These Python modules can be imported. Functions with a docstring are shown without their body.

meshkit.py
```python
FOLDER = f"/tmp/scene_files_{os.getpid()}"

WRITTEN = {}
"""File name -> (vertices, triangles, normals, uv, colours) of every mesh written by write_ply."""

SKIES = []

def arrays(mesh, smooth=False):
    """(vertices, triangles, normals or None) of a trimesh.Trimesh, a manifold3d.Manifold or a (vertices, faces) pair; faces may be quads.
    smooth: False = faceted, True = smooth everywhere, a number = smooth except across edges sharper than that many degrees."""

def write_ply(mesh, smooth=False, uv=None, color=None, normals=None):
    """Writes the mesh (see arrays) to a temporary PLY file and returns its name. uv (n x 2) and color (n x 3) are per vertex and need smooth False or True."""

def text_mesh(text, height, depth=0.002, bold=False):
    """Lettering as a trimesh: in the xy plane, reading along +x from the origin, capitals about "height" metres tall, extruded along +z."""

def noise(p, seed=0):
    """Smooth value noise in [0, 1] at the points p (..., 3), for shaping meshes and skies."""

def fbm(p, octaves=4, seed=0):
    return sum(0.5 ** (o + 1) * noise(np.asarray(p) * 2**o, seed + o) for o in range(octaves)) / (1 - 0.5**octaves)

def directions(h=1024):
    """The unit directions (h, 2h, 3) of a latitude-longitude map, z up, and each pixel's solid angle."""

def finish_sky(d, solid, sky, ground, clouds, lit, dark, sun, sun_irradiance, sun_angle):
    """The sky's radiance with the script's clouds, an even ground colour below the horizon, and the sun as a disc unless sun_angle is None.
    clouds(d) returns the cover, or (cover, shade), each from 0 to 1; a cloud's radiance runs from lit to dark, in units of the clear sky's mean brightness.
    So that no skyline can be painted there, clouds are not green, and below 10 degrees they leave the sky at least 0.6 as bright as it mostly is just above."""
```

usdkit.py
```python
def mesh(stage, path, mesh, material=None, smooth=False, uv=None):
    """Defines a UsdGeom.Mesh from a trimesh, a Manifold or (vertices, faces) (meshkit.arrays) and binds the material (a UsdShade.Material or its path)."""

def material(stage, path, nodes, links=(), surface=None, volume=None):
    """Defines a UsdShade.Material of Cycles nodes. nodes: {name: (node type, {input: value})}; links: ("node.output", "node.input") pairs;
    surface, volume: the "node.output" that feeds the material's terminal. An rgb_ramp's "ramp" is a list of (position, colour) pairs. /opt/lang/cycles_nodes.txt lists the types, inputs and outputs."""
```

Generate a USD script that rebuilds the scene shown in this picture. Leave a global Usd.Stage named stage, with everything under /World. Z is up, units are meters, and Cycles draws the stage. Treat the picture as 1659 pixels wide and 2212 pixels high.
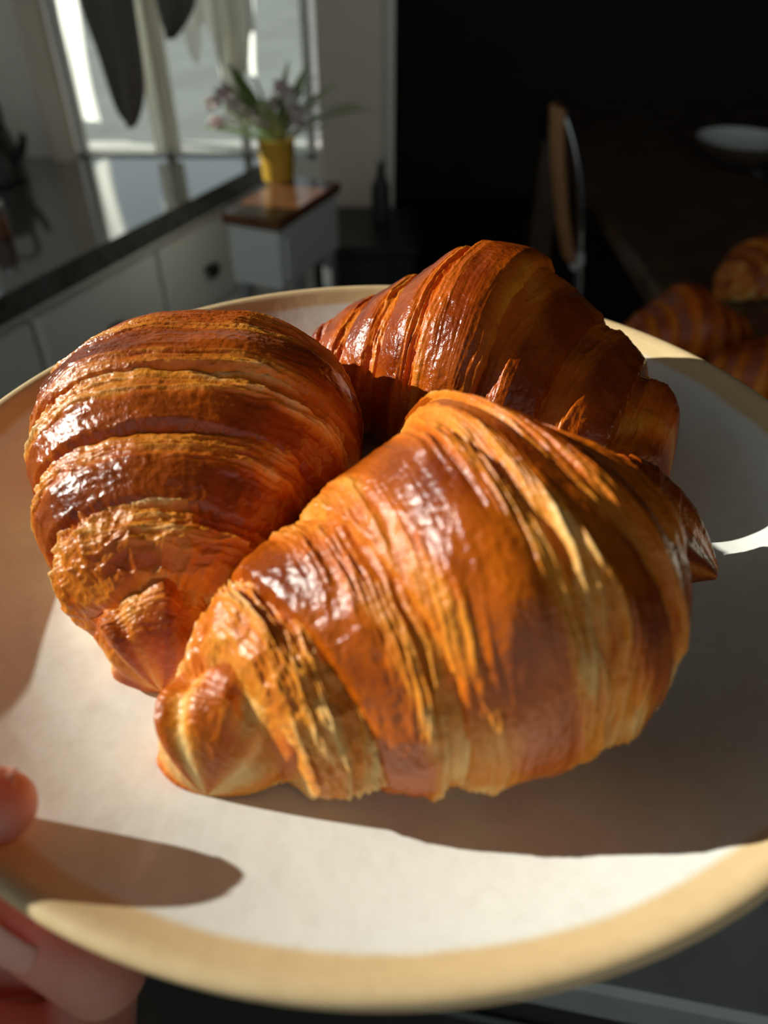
import math, random
import numpy as np, trimesh, manifold3d as m3, usdkit
from meshkit import noise, fbm
from scipy.interpolate import PchipInterpolator
from pxr import Usd, UsdGeom, UsdLux, UsdShade, Gf, Sdf, Vt

random.seed(7); np.random.seed(7)
stage = Usd.Stage.CreateInMemory()
UsdGeom.SetStageUpAxis(stage, 'Z'); UsdGeom.SetStageMetersPerUnit(stage, 1.0)
world = UsdGeom.Xform.Define(stage, '/World'); stage.SetDefaultPrim(world.GetPrim())
UsdGeom.Scope.Define(stage, '/World/Looks')

# ------------------------------------------------------------------ camera
F, W, H = 1650.0, 1659, 2212                      # focal length in pixels of the 1659 x 2212 frame
PITCH = math.radians(39.8)
FOCAL = 6.9                                       # a phone's main camera, millimetres
C, S = math.cos(PITCH), math.sin(PITCH)
RIGHT, FWD, DOWN = np.array([1, 0, 0.]), np.array([0, C, -S]), np.array([0, -S, -C])
RIM_Z, FLOOR_Z = 1.200, 1.182                     # the plate's lip and its flat inside
CAM = np.array([0, 0, RIM_Z]) - (DOWN * -0.0105 + FWD * 0.2226)
cam = UsdGeom.Camera.Define(stage, '/World/camera')
cam.AddTranslateOp().Set(Gf.Vec3d(*map(float, CAM))); cam.AddRotateXOp().Set(90 - math.degrees(PITCH))
cam.CreateFocalLengthAttr(FOCAL); cam.CreateHorizontalApertureAttr(W * FOCAL / F)
cam.CreateFStopAttr(FOCAL / 3.2); cam.CreateFocusDistanceAttr(0.226)
cam.CreateClippingRangeAttr(Gf.Vec2f(0.01, 200))
cam.CreateExposureAttr(0.0)

# ------------------------------------------------------------------ light: low sun through the left window, and the sky
SUN_EL, SUN_AZ = math.radians(22.0), math.radians(-14.0)
SUN_DIR = np.array([math.cos(SUN_EL) * math.cos(SUN_AZ), math.cos(SUN_EL) * math.sin(SUN_AZ), -math.sin(SUN_EL)])
sun = UsdLux.DistantLight.Define(stage, '/World/sun')
sun.CreateAngleAttr(0.6); sun.CreateNormalizeAttr(True); sun.CreateIntensityAttr(1.85); sun.CreateColorAttr(Gf.Vec3f(1.0, 0.94, 0.85))
zax = -SUN_DIR; xax = np.cross([0, 0, 1.], zax); xax /= np.linalg.norm(xax); yax = np.cross(zax, xax)
sun.AddTransformOp().Set(Gf.Matrix4d(*xax, 0, *yax, 0, *zax, 0, 0, 0, 0, 1))
dome = UsdLux.DomeLight.Define(stage, '/World/sky_dome'); dome.CreateIntensityAttr(0.19); dome.CreateColorAttr(Gf.Vec3f(0.86, 0.94, 1.0))

# ------------------------------------------------------------------ helpers
def ray(px, py): return RIGHT * (px - W / 2) / F + DOWN * (py - H / 2) / F + FWD
def at_z(px, py, z): r = ray(px, py); return CAM + r * (z - CAM[2]) / r[2]
def at_y(px, py, y): r = ray(px, py); return CAM + r * (y - CAM[1]) / r[1]

used = {}
def numbered(parent, name):
    k = (str(parent), name); n = used.get(k, 0); used[k] = n + 1
    return f'{parent}/{name}' + (f'_{n:03d}' if n else '')
def path_of(p): return '/World' if p is None else str(p.GetPath())
def data(p, label=None, cat=None, group=None, kind=None):
    for k, v in (('label', label), ('category', cat), ('group', group), ('kind', kind)):
        if v: p.SetCustomDataByKey(k, v)
    return p
def thing(name, label, cat, loc=(0, 0, 0), rotz=0.0, group=None):
    x = UsdGeom.Xform.Define(stage, numbered('/World', name))
    x.AddTranslateOp().Set(Gf.Vec3d(*map(float, loc))); x.AddRotateZOp().Set(float(rotz))
    return data(x.GetPrim(), label, cat, group)
def obj(name, mesh, mat, parent=None, smooth=30, label=None, cat=None, kind=None, group=None):
    m = usdkit.mesh(stage, numbered(path_of(parent), name), mesh, '/World/Looks/' + mat, smooth)
    return data(m.GetPrim(), label, cat, group, kind)
def join(*ms): return trimesh.util.concatenate([m for m in ms])
def box(x0, x1, y0, y1, z0, z1, bevel=0.0):
    if bevel > 0:
        b = bevel
        pts = [(x, y, z) for sx, ox in ((x0, b), (x1, -b)) for sy, oy in ((y0, b), (y1, -b)) for sz, oz in ((z0, b), (z1, -b))
               for x, y, z in ((sx, sy + oy, sz + oz), (sx + ox, sy, sz + oz), (sx + ox, sy + oy, sz))]
        return trimesh.convex.convex_hull(np.array(pts))
    return trimesh.creation.box(bounds=[[x0, y0, z0], [x1, y1, z1]])
def rot_box(cx, cy, z0, z1, lx, ly, ang, bevel=0.0):
    m = box(-lx / 2, lx / 2, -ly / 2, ly / 2, z0, z1, bevel)
    m.apply_transform(trimesh.transformations.rotation_matrix(ang, [0, 0, 1])); m.apply_translation([cx, cy, 0]); return m
def prism(poly, z0, z1):
    from shapely.geometry import Polygon
    m = trimesh.creation.extrude_polygon(Polygon(poly), z1 - z0, engine='earcut'); m.apply_translation([0, 0, z0]); return m
def lathe(profile, n=160, loc=(0, 0, 0)):
    p = np.array(profile, float); k = len(p); t = np.arange(n) * 2 * np.pi / n
    v = np.stack([p[:, 0][:, None] * np.cos(t), p[:, 0][:, None] * np.sin(t), np.repeat(p[:, 1][:, None], n, 1)], -1).reshape(-1, 3)
    i, j = np.meshgrid(np.arange(k - 1), np.arange(n), indexing='ij'); j2 = (j + 1) % n
    q = np.stack([i * n + j, i * n + j2, (i + 1) * n + j2, (i + 1) * n + j], -1).reshape(-1, 4)
    m = trimesh.Trimesh(v + np.array(loc), np.vstack([q[:, [0, 1, 2]], q[:, [0, 2, 3]]]), process=False); return m
def curve_smooth(pts, n):
    p = np.array(pts, float); t = np.r_[0, np.cumsum(np.linalg.norm(np.diff(p, axis=0), axis=1))]
    return PchipInterpolator(t, p, axis=0)(np.linspace(0, t[-1], n))
def tube(pts, r, sides=10, n=None, caps=True):
    p = np.array(pts, float) if n is None else curve_smooth(pts, n)
    r = np.broadcast_to(np.asarray(r, float), (len(p),)) if np.ndim(r) == 0 or len(np.atleast_1d(r)) == len(p) else np.interp(np.linspace(0, 1, len(p)), np.linspace(0, 1, len(r)), r)
    t = np.gradient(p, axis=0); t /= np.linalg.norm(t, axis=1, keepdims=True)
    a = np.cross(t, [0.13, 0.31, 0.94]); a /= np.linalg.norm(a, axis=1, keepdims=True); b = np.cross(t, a)
    th = np.arange(sides) * 2 * np.pi / sides
    v = p[:, None] + r[:, None, None] * (np.cos(th)[None, :, None] * a[:, None] + np.sin(th)[None, :, None] * b[:, None])
    v = v.reshape(-1, 3); i, j = np.meshgrid(np.arange(len(p) - 1), np.arange(sides), indexing='ij'); j2 = (j + 1) % sides
    q = np.stack([i * sides + j, i * sides + j2, (i + 1) * sides + j2, (i + 1) * sides + j], -1).reshape(-1, 4)
    f = np.vstack([q[:, [0, 1, 2]], q[:, [0, 2, 3]]])
    if caps:
        k = len(v); v = np.vstack([v, p[0], p[-1]]); e = (len(p) - 1) * sides
        f = np.vstack([f] + [[[k, (s + 1) % sides, s], [k + 1, e + s, e + (s + 1) % sides]] for s in range(sides)])
    return trimesh.Trimesh(v, f, process=False)
def sheet(grid, thick):
    """A thin cloth or leaf with thickness: grid (n, m, 3) of points."""
    g = np.asarray(grid, float); n, m = g.shape[:2]
    if not thick:                                                    # sheer cloth: one woven layer
        i, j = np.meshgrid(np.arange(n - 1), np.arange(m - 1), indexing='ij')
        q = np.stack([i * m + j, (i + 1) * m + j, (i + 1) * m + j + 1, i * m + j + 1], -1).reshape(-1, 4)
        return trimesh.Trimesh(g.reshape(-1, 3), np.vstack([q[:, [0, 1, 2]], q[:, [0, 2, 3]]]), process=False)
    du, dv = np.gradient(g, axis=0), np.gradient(g, axis=1); nn = np.cross(du, dv); nn /= np.linalg.norm(nn, axis=2, keepdims=True) + 1e-12
    v = np.vstack([(g + nn * thick / 2).reshape(-1, 3), (g - nn * thick / 2).reshape(-1, 3)])
    i, j = np.meshgrid(np.arange(n - 1), np.arange(m - 1), indexing='ij')
    q = np.stack([i * m + j, (i + 1) * m + j, (i + 1) * m + j + 1, i * m + j + 1], -1).reshape(-1, 4); o = n * m
    ring = [(a, 0) for a in range(n)] + [(n - 1, b) for b in range(1, m)] + [(a, m - 1) for a in range(n - 2, -1, -1)] + [(0, b) for b in range(m - 2, 0, -1)]
    r = np.array([a * m + b for a, b in ring]); r2 = np.roll(r, -1)
    q = np.vstack([q, q[:, ::-1] + o, np.stack([r, r + o, r2 + o, r2], -1)])
    return trimesh.Trimesh(v, np.vstack([q[:, [0, 1, 2]], q[:, [0, 2, 3]]]), process=False)
def sstep(a, b, x): t = np.clip((x - a) / (b - a), 0, 1); return t * t * (3 - 2 * t)

# ------------------------------------------------------------------ materials
def mat(name, nodes, links=(), surface='p.BSDF'): return usdkit.material(stage, '/World/Looks/' + name, nodes, links, surface=surface)
def plain(name, col, rough=0.5, var=0.12, scale=30, metallic=0.0, coat=0.0, spec=0.5, bump=0.0):
    c = np.array(col)
    n = {'tc': ('texture_coordinate', {}), 'n': ('noise_texture', {'scale': float(scale), 'detail': 4.0}),
         'r': ('rgb_ramp', {'ramp': [(0.25, tuple(c * (1 - var))), (0.75, tuple(np.minimum(c * (1 + var), 1)))]}),
         'p': ('principled_bsdf', {'roughness': rough, 'metallic': metallic, 'coat_weight': coat, 'specular_ior_level': spec})}
    l = [('tc.object', 'n.vector'), ('n.fac', 'r.fac'), ('r.color', 'p.base_color')]
    if bump: n['b'] = ('bump', {'strength': 0.5, 'distance': bump}); l += [('n.fac', 'b.height'), ('b.normal', 'p.normal')]
    mat(name, n, l)

def crust(name, dark, mid, gold, pale):
    """Laminated pastry crust: the 'bake' mesh attribute carries how brown (r) and how glazed (g) the dough is."""
    mat(name, {
        'at': ('attribute', {'attribute': 'bake'}), 'sep': ('separate_color', {}),
        'tc': ('texture_coordinate', {}),
        'n1': ('noise_texture', {'scale': 220.0, 'detail': 5.0, 'roughness': 0.62}),
        'n2': ('noise_texture', {'scale': 900.0, 'detail': 3.0}),
        'm1': ('math', {'math_type': 'multiply_add', 'value2': 0.30, 'value3': -0.15}),
        'a1': ('math', {'math_type': 'add'}),
        'm2': ('math', {'math_type': 'multiply_add', 'value2': 0.16, 'value3': -0.08}),
        'a2': ('math', {'math_type': 'add'}),
        'r': ('rgb_ramp', {'ramp': [(0.0, pale), (0.28, gold), (0.58, mid), (1.0, dark)]}),
        'rr': ('map_range', {'from_min': 0.0, 'from_max': 1.0, 'to_min': 0.46, 'to_max': 0.23}),
        'v': ('voronoi_texture', {'scale': 560.0, 'feature': 'smooth_f1', 'smoothness': 0.6}),
        'n3': ('noise_texture', {'scale': 640.0, 'detail': 4.0, 'roughness': 0.62}),
        'h1': ('math', {'math_type': 'multiply_add', 'value2': 0.6}),
        'b': ('bump', {'strength': 0.6, 'distance': 0.00055}),
        'cw': ('math', {'math_type': 'multiply', 'value2': 0.55}),
        'p': ('principled_bsdf', {'specular_ior_level': 0.22, 'coat_roughness': 0.11, 'coat_ior': 1.45, 'diffuse_roughness': 0.3})},
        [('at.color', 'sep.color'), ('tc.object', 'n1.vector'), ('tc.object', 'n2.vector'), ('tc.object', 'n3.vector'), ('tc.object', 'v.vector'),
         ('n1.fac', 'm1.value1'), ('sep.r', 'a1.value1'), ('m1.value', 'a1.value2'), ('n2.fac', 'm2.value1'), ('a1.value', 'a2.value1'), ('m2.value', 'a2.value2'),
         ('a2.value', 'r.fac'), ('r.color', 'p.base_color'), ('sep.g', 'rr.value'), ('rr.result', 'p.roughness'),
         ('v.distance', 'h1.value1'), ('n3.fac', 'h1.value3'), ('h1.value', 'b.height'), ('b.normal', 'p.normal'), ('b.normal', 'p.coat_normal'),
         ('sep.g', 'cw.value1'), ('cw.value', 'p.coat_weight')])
crust('crust_golden', (0.22, 0.030, 0.0015), (0.62, 0.128, 0.0045), (0.80, 0.285, 0.028), (0.90, 0.58, 0.22))
crust('crust_brown', (0.13, 0.016, 0.001), (0.50, 0.092, 0.004), (0.78, 0.27, 0.025), (0.90, 0.64, 0.28))
crust('crust_amber', (0.24, 0.030, 0.001), (0.64, 0.120, 0.0035), (0.80, 0.265, 0.020), (0.88, 0.54, 0.18))

mat('plate_glaze', {
    'tc': ('texture_coordinate', {}), 'sx': ('separate_xyz', {}), 'xy': ('combine_xyz', {}), 'len': ('vector_math', {'math_type': 'length'}),
    'nz': ('noise_texture', {'scale': 60.0, 'detail': 2.0}), 'w': ('math', {'math_type': 'multiply_add', 'value2': 0.0016}),
    'r': ('map_range', {'from_min': 0.1268, 'from_max': 0.1286, 'to_min': 0.0, 'to_max': 1.0, 'clamp': True}),
    'sp': ('noise_texture', {'scale': 210.0, 'detail': 5.0, 'roughness': 0.7}),
    'wr': ('rgb_ramp', {'ramp': [(0.25, (0.75, 0.72, 0.675)), (0.5, (0.81, 0.785, 0.745)), (0.8, (0.84, 0.82, 0.785))]}),
    'tr': ('rgb_ramp', {'ramp': [(0.25, (0.68, 0.475, 0.255)), (0.75, (0.74, 0.53, 0.295))]}),
    'mx': ('mix_color', {}),
    'rg': ('map_range', {'from_min': 0.0, 'from_max': 1.0, 'to_min': 0.27, 'to_max': 0.46}),
    'fb': ('noise_texture', {'scale': 130.0, 'detail': 3.0}), 'b': ('bump', {'strength': 0.25, 'distance': 0.0006}),
    'p': ('principled_bsdf', {'specular_ior_level': 0.4})},
    [('tc.object', 'sx.vector'), ('sx.x', 'xy.x'), ('sx.y', 'xy.y'), ('xy.vector', 'len.vector1'), ('tc.object', 'nz.vector'), ('nz.fac', 'w.value1'), ('len.value', 'w.value3'),
     ('w.value', 'r.value'), ('tc.object', 'sp.vector'), ('sp.fac', 'wr.fac'), ('sp.fac', 'tr.fac'), ('r.result', 'mx.fac'), ('wr.color', 'mx.a'), ('tr.color', 'mx.b'),
     ('mx.result', 'p.base_color'), ('r.result', 'rg.value'), ('rg.result', 'p.roughness'), ('tc.object', 'fb.vector'), ('fb.fac', 'b.height'), ('b.normal', 'p.normal')])
mat('plate_tan', {'tc': ('texture_coordinate', {}), 'sp': ('noise_texture', {'scale': 260.0, 'detail': 4.0}),
    'tr': ('rgb_ramp', {'ramp': [(0.25, (0.66, 0.455, 0.245)), (0.75, (0.74, 0.53, 0.30))]}), 'p': ('principled_bsdf', {'roughness': 0.48})},
    [('tc.object', 'sp.vector'), ('sp.fac', 'tr.fac'), ('tr.color', 'p.base_color')])
mat('skin', {'tc': ('texture_coordinate', {}), 'n': ('noise_texture', {'scale': 90.0, 'detail': 4.0}),
    'r': ('rgb_ramp', {'ramp': [(0.3, (0.52, 0.21, 0.155)), (0.7, (0.62, 0.28, 0.20))]}), 'v': ('voronoi_texture', {'scale': 1600.0}), 'b': ('bump', {'strength': 0.3, 'distance': 0.0003}),
    'p': ('principled_bsdf', {'roughness': 0.45, 'subsurface_weight': 0.45, 'subsurface_scale': 0.006, 'subsurface_radius': (1.0, 0.3, 0.15)})},
    [('tc.object', 'n.vector'), ('n.fac', 'r.fac'), ('r.color', 'p.base_color'), ('tc.object', 'v.vector'), ('v.distance', 'b.height'), ('b.normal', 'p.normal')])
plain('nail', (0.80, 0.37, 0.29), 0.42, 0.04, 200)
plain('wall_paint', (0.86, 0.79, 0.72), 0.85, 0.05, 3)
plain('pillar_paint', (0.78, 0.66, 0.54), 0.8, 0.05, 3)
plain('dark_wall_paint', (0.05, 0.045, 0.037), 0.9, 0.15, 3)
plain('ceiling_paint', (0.35, 0.34, 0.32), 0.9, 0.05, 3)
plain('floor_wood', (0.075, 0.055, 0.04), 0.55, 0.3, 6)
plain('white_paint', (0.74, 0.73, 0.70), 0.42, 0.03, 8)
plain('cabinet_paint', (0.82, 0.80, 0.74), 0.5, 0.03, 8)
plain('black_stone', (0.10, 0.092, 0.082), 0.13, 0.5, 120, coat=1.0, spec=1.0)
plain('black_metal', (0.022, 0.021, 0.021), 0.4, 0.2, 60)
plain('dark_knob', (0.03, 0.026, 0.022), 0.35, 0.2, 60, 0.7)
plain('dark_wood', (0.10, 0.058, 0.036), 0.30, 0.45, 18)
plain('cherry_wood', (0.16, 0.062, 0.026), 0.18, 0.3, 40)
plain('chair_wood', (0.42, 0.20, 0.085), 0.38, 0.2, 30)
plain('chrome', (0.62, 0.63, 0.66), 0.22, 0.05, 30, 1.0)
plain('grey_steel', (0.33, 0.34, 0.34), 0.5, 0.08, 40, 0.3)
plain('yellow_glaze', (0.62, 0.36, 0.045), 0.25, 0.12, 60, coat=0.4)
plain('soil', (0.03, 0.02, 0.013), 0.9, 0.4, 300)
plain('porcelain', (0.86, 0.87, 0.85), 0.2, 0.03, 40)
plain('bowl_brown', (0.10, 0.07, 0.055), 0.4, 0.2, 60)
plain('towel_grey', (0.13, 0.11, 0.10), 0.9, 0.15, 400)
plain('terrace_stone', (0.21, 0.22, 0.21), 0.8, 0.2, 1.5)
plain('yard_stone', (0.34, 0.33, 0.31), 0.8, 0.2, 1.5)
plain('render_white', (0.62, 0.63, 0.60), 0.9, 0.06, 1.5)
def cloth(name, col, tr):
    mat(name, {'d': ('diffuse_bsdf', {'color': col}), 't': ('translucent_bsdf', {'color': col}), 'm': ('mix_closure', {'fac': tr})}, [('d.BSDF', 'm.closure1'), ('t.BSDF', 'm.closure2')], 'm.closure')
cloth('sheer_beige', (0.93, 0.89, 0.78), 0.85); cloth('swag_white', (0.95, 0.94, 0.90), 0.8)
def leafmat(name, a, b, tr=0.3):
    mat(name, {'oi': ('object_info', {}), 'r': ('rgb_ramp', {'ramp': [(0.0, a), (1.0, b)]}), 'p': ('principled_bsdf', {'roughness': 0.4}), 't': ('translucent_bsdf', {}), 'm': ('mix_closure', {'fac': tr})},
        [('oi.random', 'r.fac'), ('r.color', 'p.base_color'), ('r.color', 't.color'), ('p.BSDF', 'm.closure1'), ('t.BSDF', 'm.closure2')], 'm.closure')
leafmat('leaf_green', (0.26, 0.42, 0.08), (0.70, 0.74, 0.46)); leafmat('petal_pink', (0.80, 0.56, 0.56), (0.82, 0.72, 0.66))
mat('pane_glass', {'f': ('fresnel', {'IOR': 1.2}), 't': ('transparent_bsdf', {'color': (0.93, 0.97, 0.95)}), 'g': ('glossy_bsdf', {'roughness': 0.02, 'color': (1, 1, 1)}), 'm': ('mix_closure', {})},
    [('f.fac', 'm.fac'), ('t.BSDF', 'm.closure1'), ('g.BSDF', 'm.closure2')], 'm.closure')

# ------------------------------------------------------------------ the room
FAR_Y, LEFT_X = 1.46, -1.32
def struct(name, mesh, m, parent=None, smooth=False): return obj(name, mesh, m, parent, smooth, kind='structure' if parent is None else None)
struct('floor', box(-1.5, 3.2, -2.2, 4.2, -0.1, 0), 'floor_wood')
struct('ceiling', box(-1.5, 3.2, -2.2, 4.2, 2.5, 2.6), 'ceiling_paint')
WX0, WX1, WZ0, WZ1 = -0.625, -0.125, 0.895, 2.2                       # window in the far wall
SX0, SX1, SZ0, SZ1 = -1.28, -0.84, 1.02, 2.35                         # an unseen second one nearer the corner, added to let sun onto the chair
struct('wall_far', join(box(LEFT_X - .12, SX0, FAR_Y, FAR_Y + .03, 0, 2.5), box(SX1, WX0, FAR_Y, FAR_Y + .03, 0, 2.5), box(WX1, 0.02, FAR_Y, FAR_Y + .03, 0, 2.5),
                        box(SX0, SX1, FAR_Y, FAR_Y + .03, 0, SZ0), box(SX0, SX1, FAR_Y, FAR_Y + .03, SZ1, 2.5),
                        box(WX0, WX1, FAR_Y, FAR_Y + .03, 0, WZ0), box(WX0, WX1, FAR_Y, FAR_Y + .03, WZ1, 2.5)), 'wall_paint')
# left wall with a wide high window: the sun on the plate comes through it
LW = (-0.75, 0.95, 1.52, 2.35)
y0, y1, z0, z1 = LW
VY0, VY1, VZ0, VZ1 = 1.26, 1.448, 1.30, 1.57                        # an unseen small one, added by the far corner to sun the potted plant
struct('wall_left', join(box(LEFT_X - .12, LEFT_X, -2.2, y0, 0, 2.5), box(LEFT_X - .12, LEFT_X, y1, VY0, 0, 2.5), box(LEFT_X - .12, LEFT_X, VY1, FAR_Y, 0, 2.5), box(LEFT_X - .12, LEFT_X, VY0, VY1, 0, VZ0), box(LEFT_X - .12, LEFT_X, VY0, VY1, VZ1, 2.5),
                         box(LEFT_X - .12, LEFT_X, y0, y1, 0, z0), box(LEFT_X - .12, LEFT_X, y0, y1, z1, 2.5)), 'wall_paint')
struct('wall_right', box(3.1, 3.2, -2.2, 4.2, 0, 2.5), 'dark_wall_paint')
BX0, BX1, BZ0, BZ1 = -1.35, 2.3, 0.12, 2.42  # unseen opening added behind the camera for soft fill
struct('wall_back', join(box(-1.5, BX0, -1.6, -1.5, 0, 2.5), box(BX1, 3.2, -1.6, -1.5, 0, 2.5), box(BX0, BX1, -1.6, -1.5, 0, BZ0), box(BX0, BX1, -1.6, -1.5, BZ1, 2.5)), 'wall_paint')
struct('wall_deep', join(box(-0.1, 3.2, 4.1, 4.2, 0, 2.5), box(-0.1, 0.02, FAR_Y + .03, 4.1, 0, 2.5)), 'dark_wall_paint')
struct('trim_1', box(-0.125, 0.0, FAR_Y - .015, FAR_Y, 0, 2.5, .004), 'pillar_paint')
struct('trim_2', join(box(WX0 - .03, WX0 + .012, FAR_Y - .03, FAR_Y, WZ0, 2.3, .003)), 'pillar_paint')
def window(n, frame, panes):
    w = UsdGeom.Xform.Define(stage, f'/World/window_{n}').GetPrim(); data(w, kind='structure')
    for f in frame: obj('frame', f, 'white_paint', w, False)
    for p in panes: obj('pane', p, 'pane_glass', w, False)
yf0, yf1 = FAR_Y + .002, FAR_Y + .026
bars = [WX0 + .02, -0.43, -0.275, WX1 - .02]
window(1, [box(b - .008, b + .008, yf0, yf1, WZ0, WZ1) for b in bars] + [box(WX0, WX1, yf0, yf1, WZ0, WZ0 + .009), box(WX0, WX1, yf0, yf1, WZ1 - .03, WZ1)],
       [box(a + .008, b - .008, yf0 + .012, yf0 + .015, WZ0 + .009, WZ1 - .03) for a, b in zip(bars, bars[1:])])
window(4, [box(BX0, BX0 + .04, -1.57, -1.53, BZ0, BZ1), box(BX1 - .04, BX1, -1.57, -1.53, BZ0, BZ1), box(.18, .22, -1.57, -1.53, BZ0, BZ1), box(BX0, BX1, -1.57, -1.53, BZ0, BZ0 + .04), box(BX0, BX1, -1.57, -1.53, BZ1 - .04, BZ1)],  # window added behind the camera to fill the room with sky light
       [box(a, b, -1.552, -1.548, BZ0 + .04, BZ1 - .04) for a, b in ((BX0 + .04, .18), (.22, BX1 - .04))])
struct('window_sill', box(WX0, WX1, FAR_Y + .0305, FAR_Y + .09, WZ0 - .02, WZ0 + .012, .003), 'white_paint')
xf0, xf1 = LEFT_X - .08, LEFT_X - .04
window(2, [box(xf0, xf1, y0, y0 + .03, z0, z1), box(xf0, xf1, y1 - .03, y1, z0, z1), box(xf0, xf1, y0, y1, z0, z0 + .03), box(xf0, xf1, y0, y1, z1 - .03, z1)],
       [box(xf0 + .018, xf0 + .022, y0 + .03, y1 - .03, z0 + .03, z1 - .03)])
window(3, [box(SX0, SX0 + .03, yf0, yf1, SZ0, SZ1), box(SX1 - .03, SX1, yf0, yf1, SZ0, SZ1), box(SX0, SX1, yf0, yf1, SZ0, SZ0 + .03), box(SX0, SX1, yf0, yf1, SZ1 - .03, SZ1)],  # added out of view, lets sun onto the chair
       [box(SX0 + .03, SX1 - .03, yf0 + .012, yf0 + .015, SZ0 + .03, SZ1 - .03)])
window(5, [box(xf0, xf1, VY0, VY0 + .012, VZ0, VZ1), box(xf0, xf1, VY1 - .012, VY1, VZ0, VZ1), box(xf0, xf1, VY0, VY1, VZ0, VZ0 + .012), box(xf0, xf1, VY0, VY1, VZ1 - .012, VZ1)],  # added out of view, lets sun onto the plant
       [box(xf0 + .018, xf0 + .022, VY0 + .012, VY1 - .012, VZ0 + .012, VZ1 - .012)])
struct('terrace', box(-14, 6, 4.25, 22, -0.3, -0.2), 'terrace_stone')
struct('garden_wall', box(-14, 6, 20.0, 20.3, -0.2, 1.4), 'render_white')
struct('side_yard', join(box(-16, -1.6, -8, 4.25, -0.3, -0.2), box(-1.6, 10, -14, -1.7, -0.3, -0.2)), 'yard_stone')

# ------------------------------------------------------------------ plate
PC = (0, 0, RIM_Z)
plate = thing('dinner_plate', 'round cream stoneware plate with a tan rim band, held in the hand under three croissants', 'plate', PC)
mm = lambda p: [(a / 1000, b / 1000) for a, b in p]
inner = curve_smooth([(p[0], 0, p[1]) for p in mm([(0, -18), (40, -18), (75, -18), (92, -17.8), (103, -16.2), (112, -13), (120, -8.6), (127.4, -4.0), (131.5, -1.2)])], 90)[:, [0, 2]]
obj('well', lathe(inner, 240), 'plate_glaze', plate, True)
lip = curve_smooth([(p[0], 0, p[1]) for p in mm([(131.5, -1.2), (133.2, -.25), (134.6, 0), (135.8, -.6), (136.2, -1.8), (135.6, -3.4), (132, -8), (124, -15), (114, -20.5), (100, -24), (82, -25), (80, -28), (76, -28), (74, -25), (40, -24.5), (0.2, -24.5)])], 120)[:, [0, 2]]
obj('rim', lathe(lip, 240), 'plate_tan', plate, True, label='tan unglazed lip and outer wall')

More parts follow.
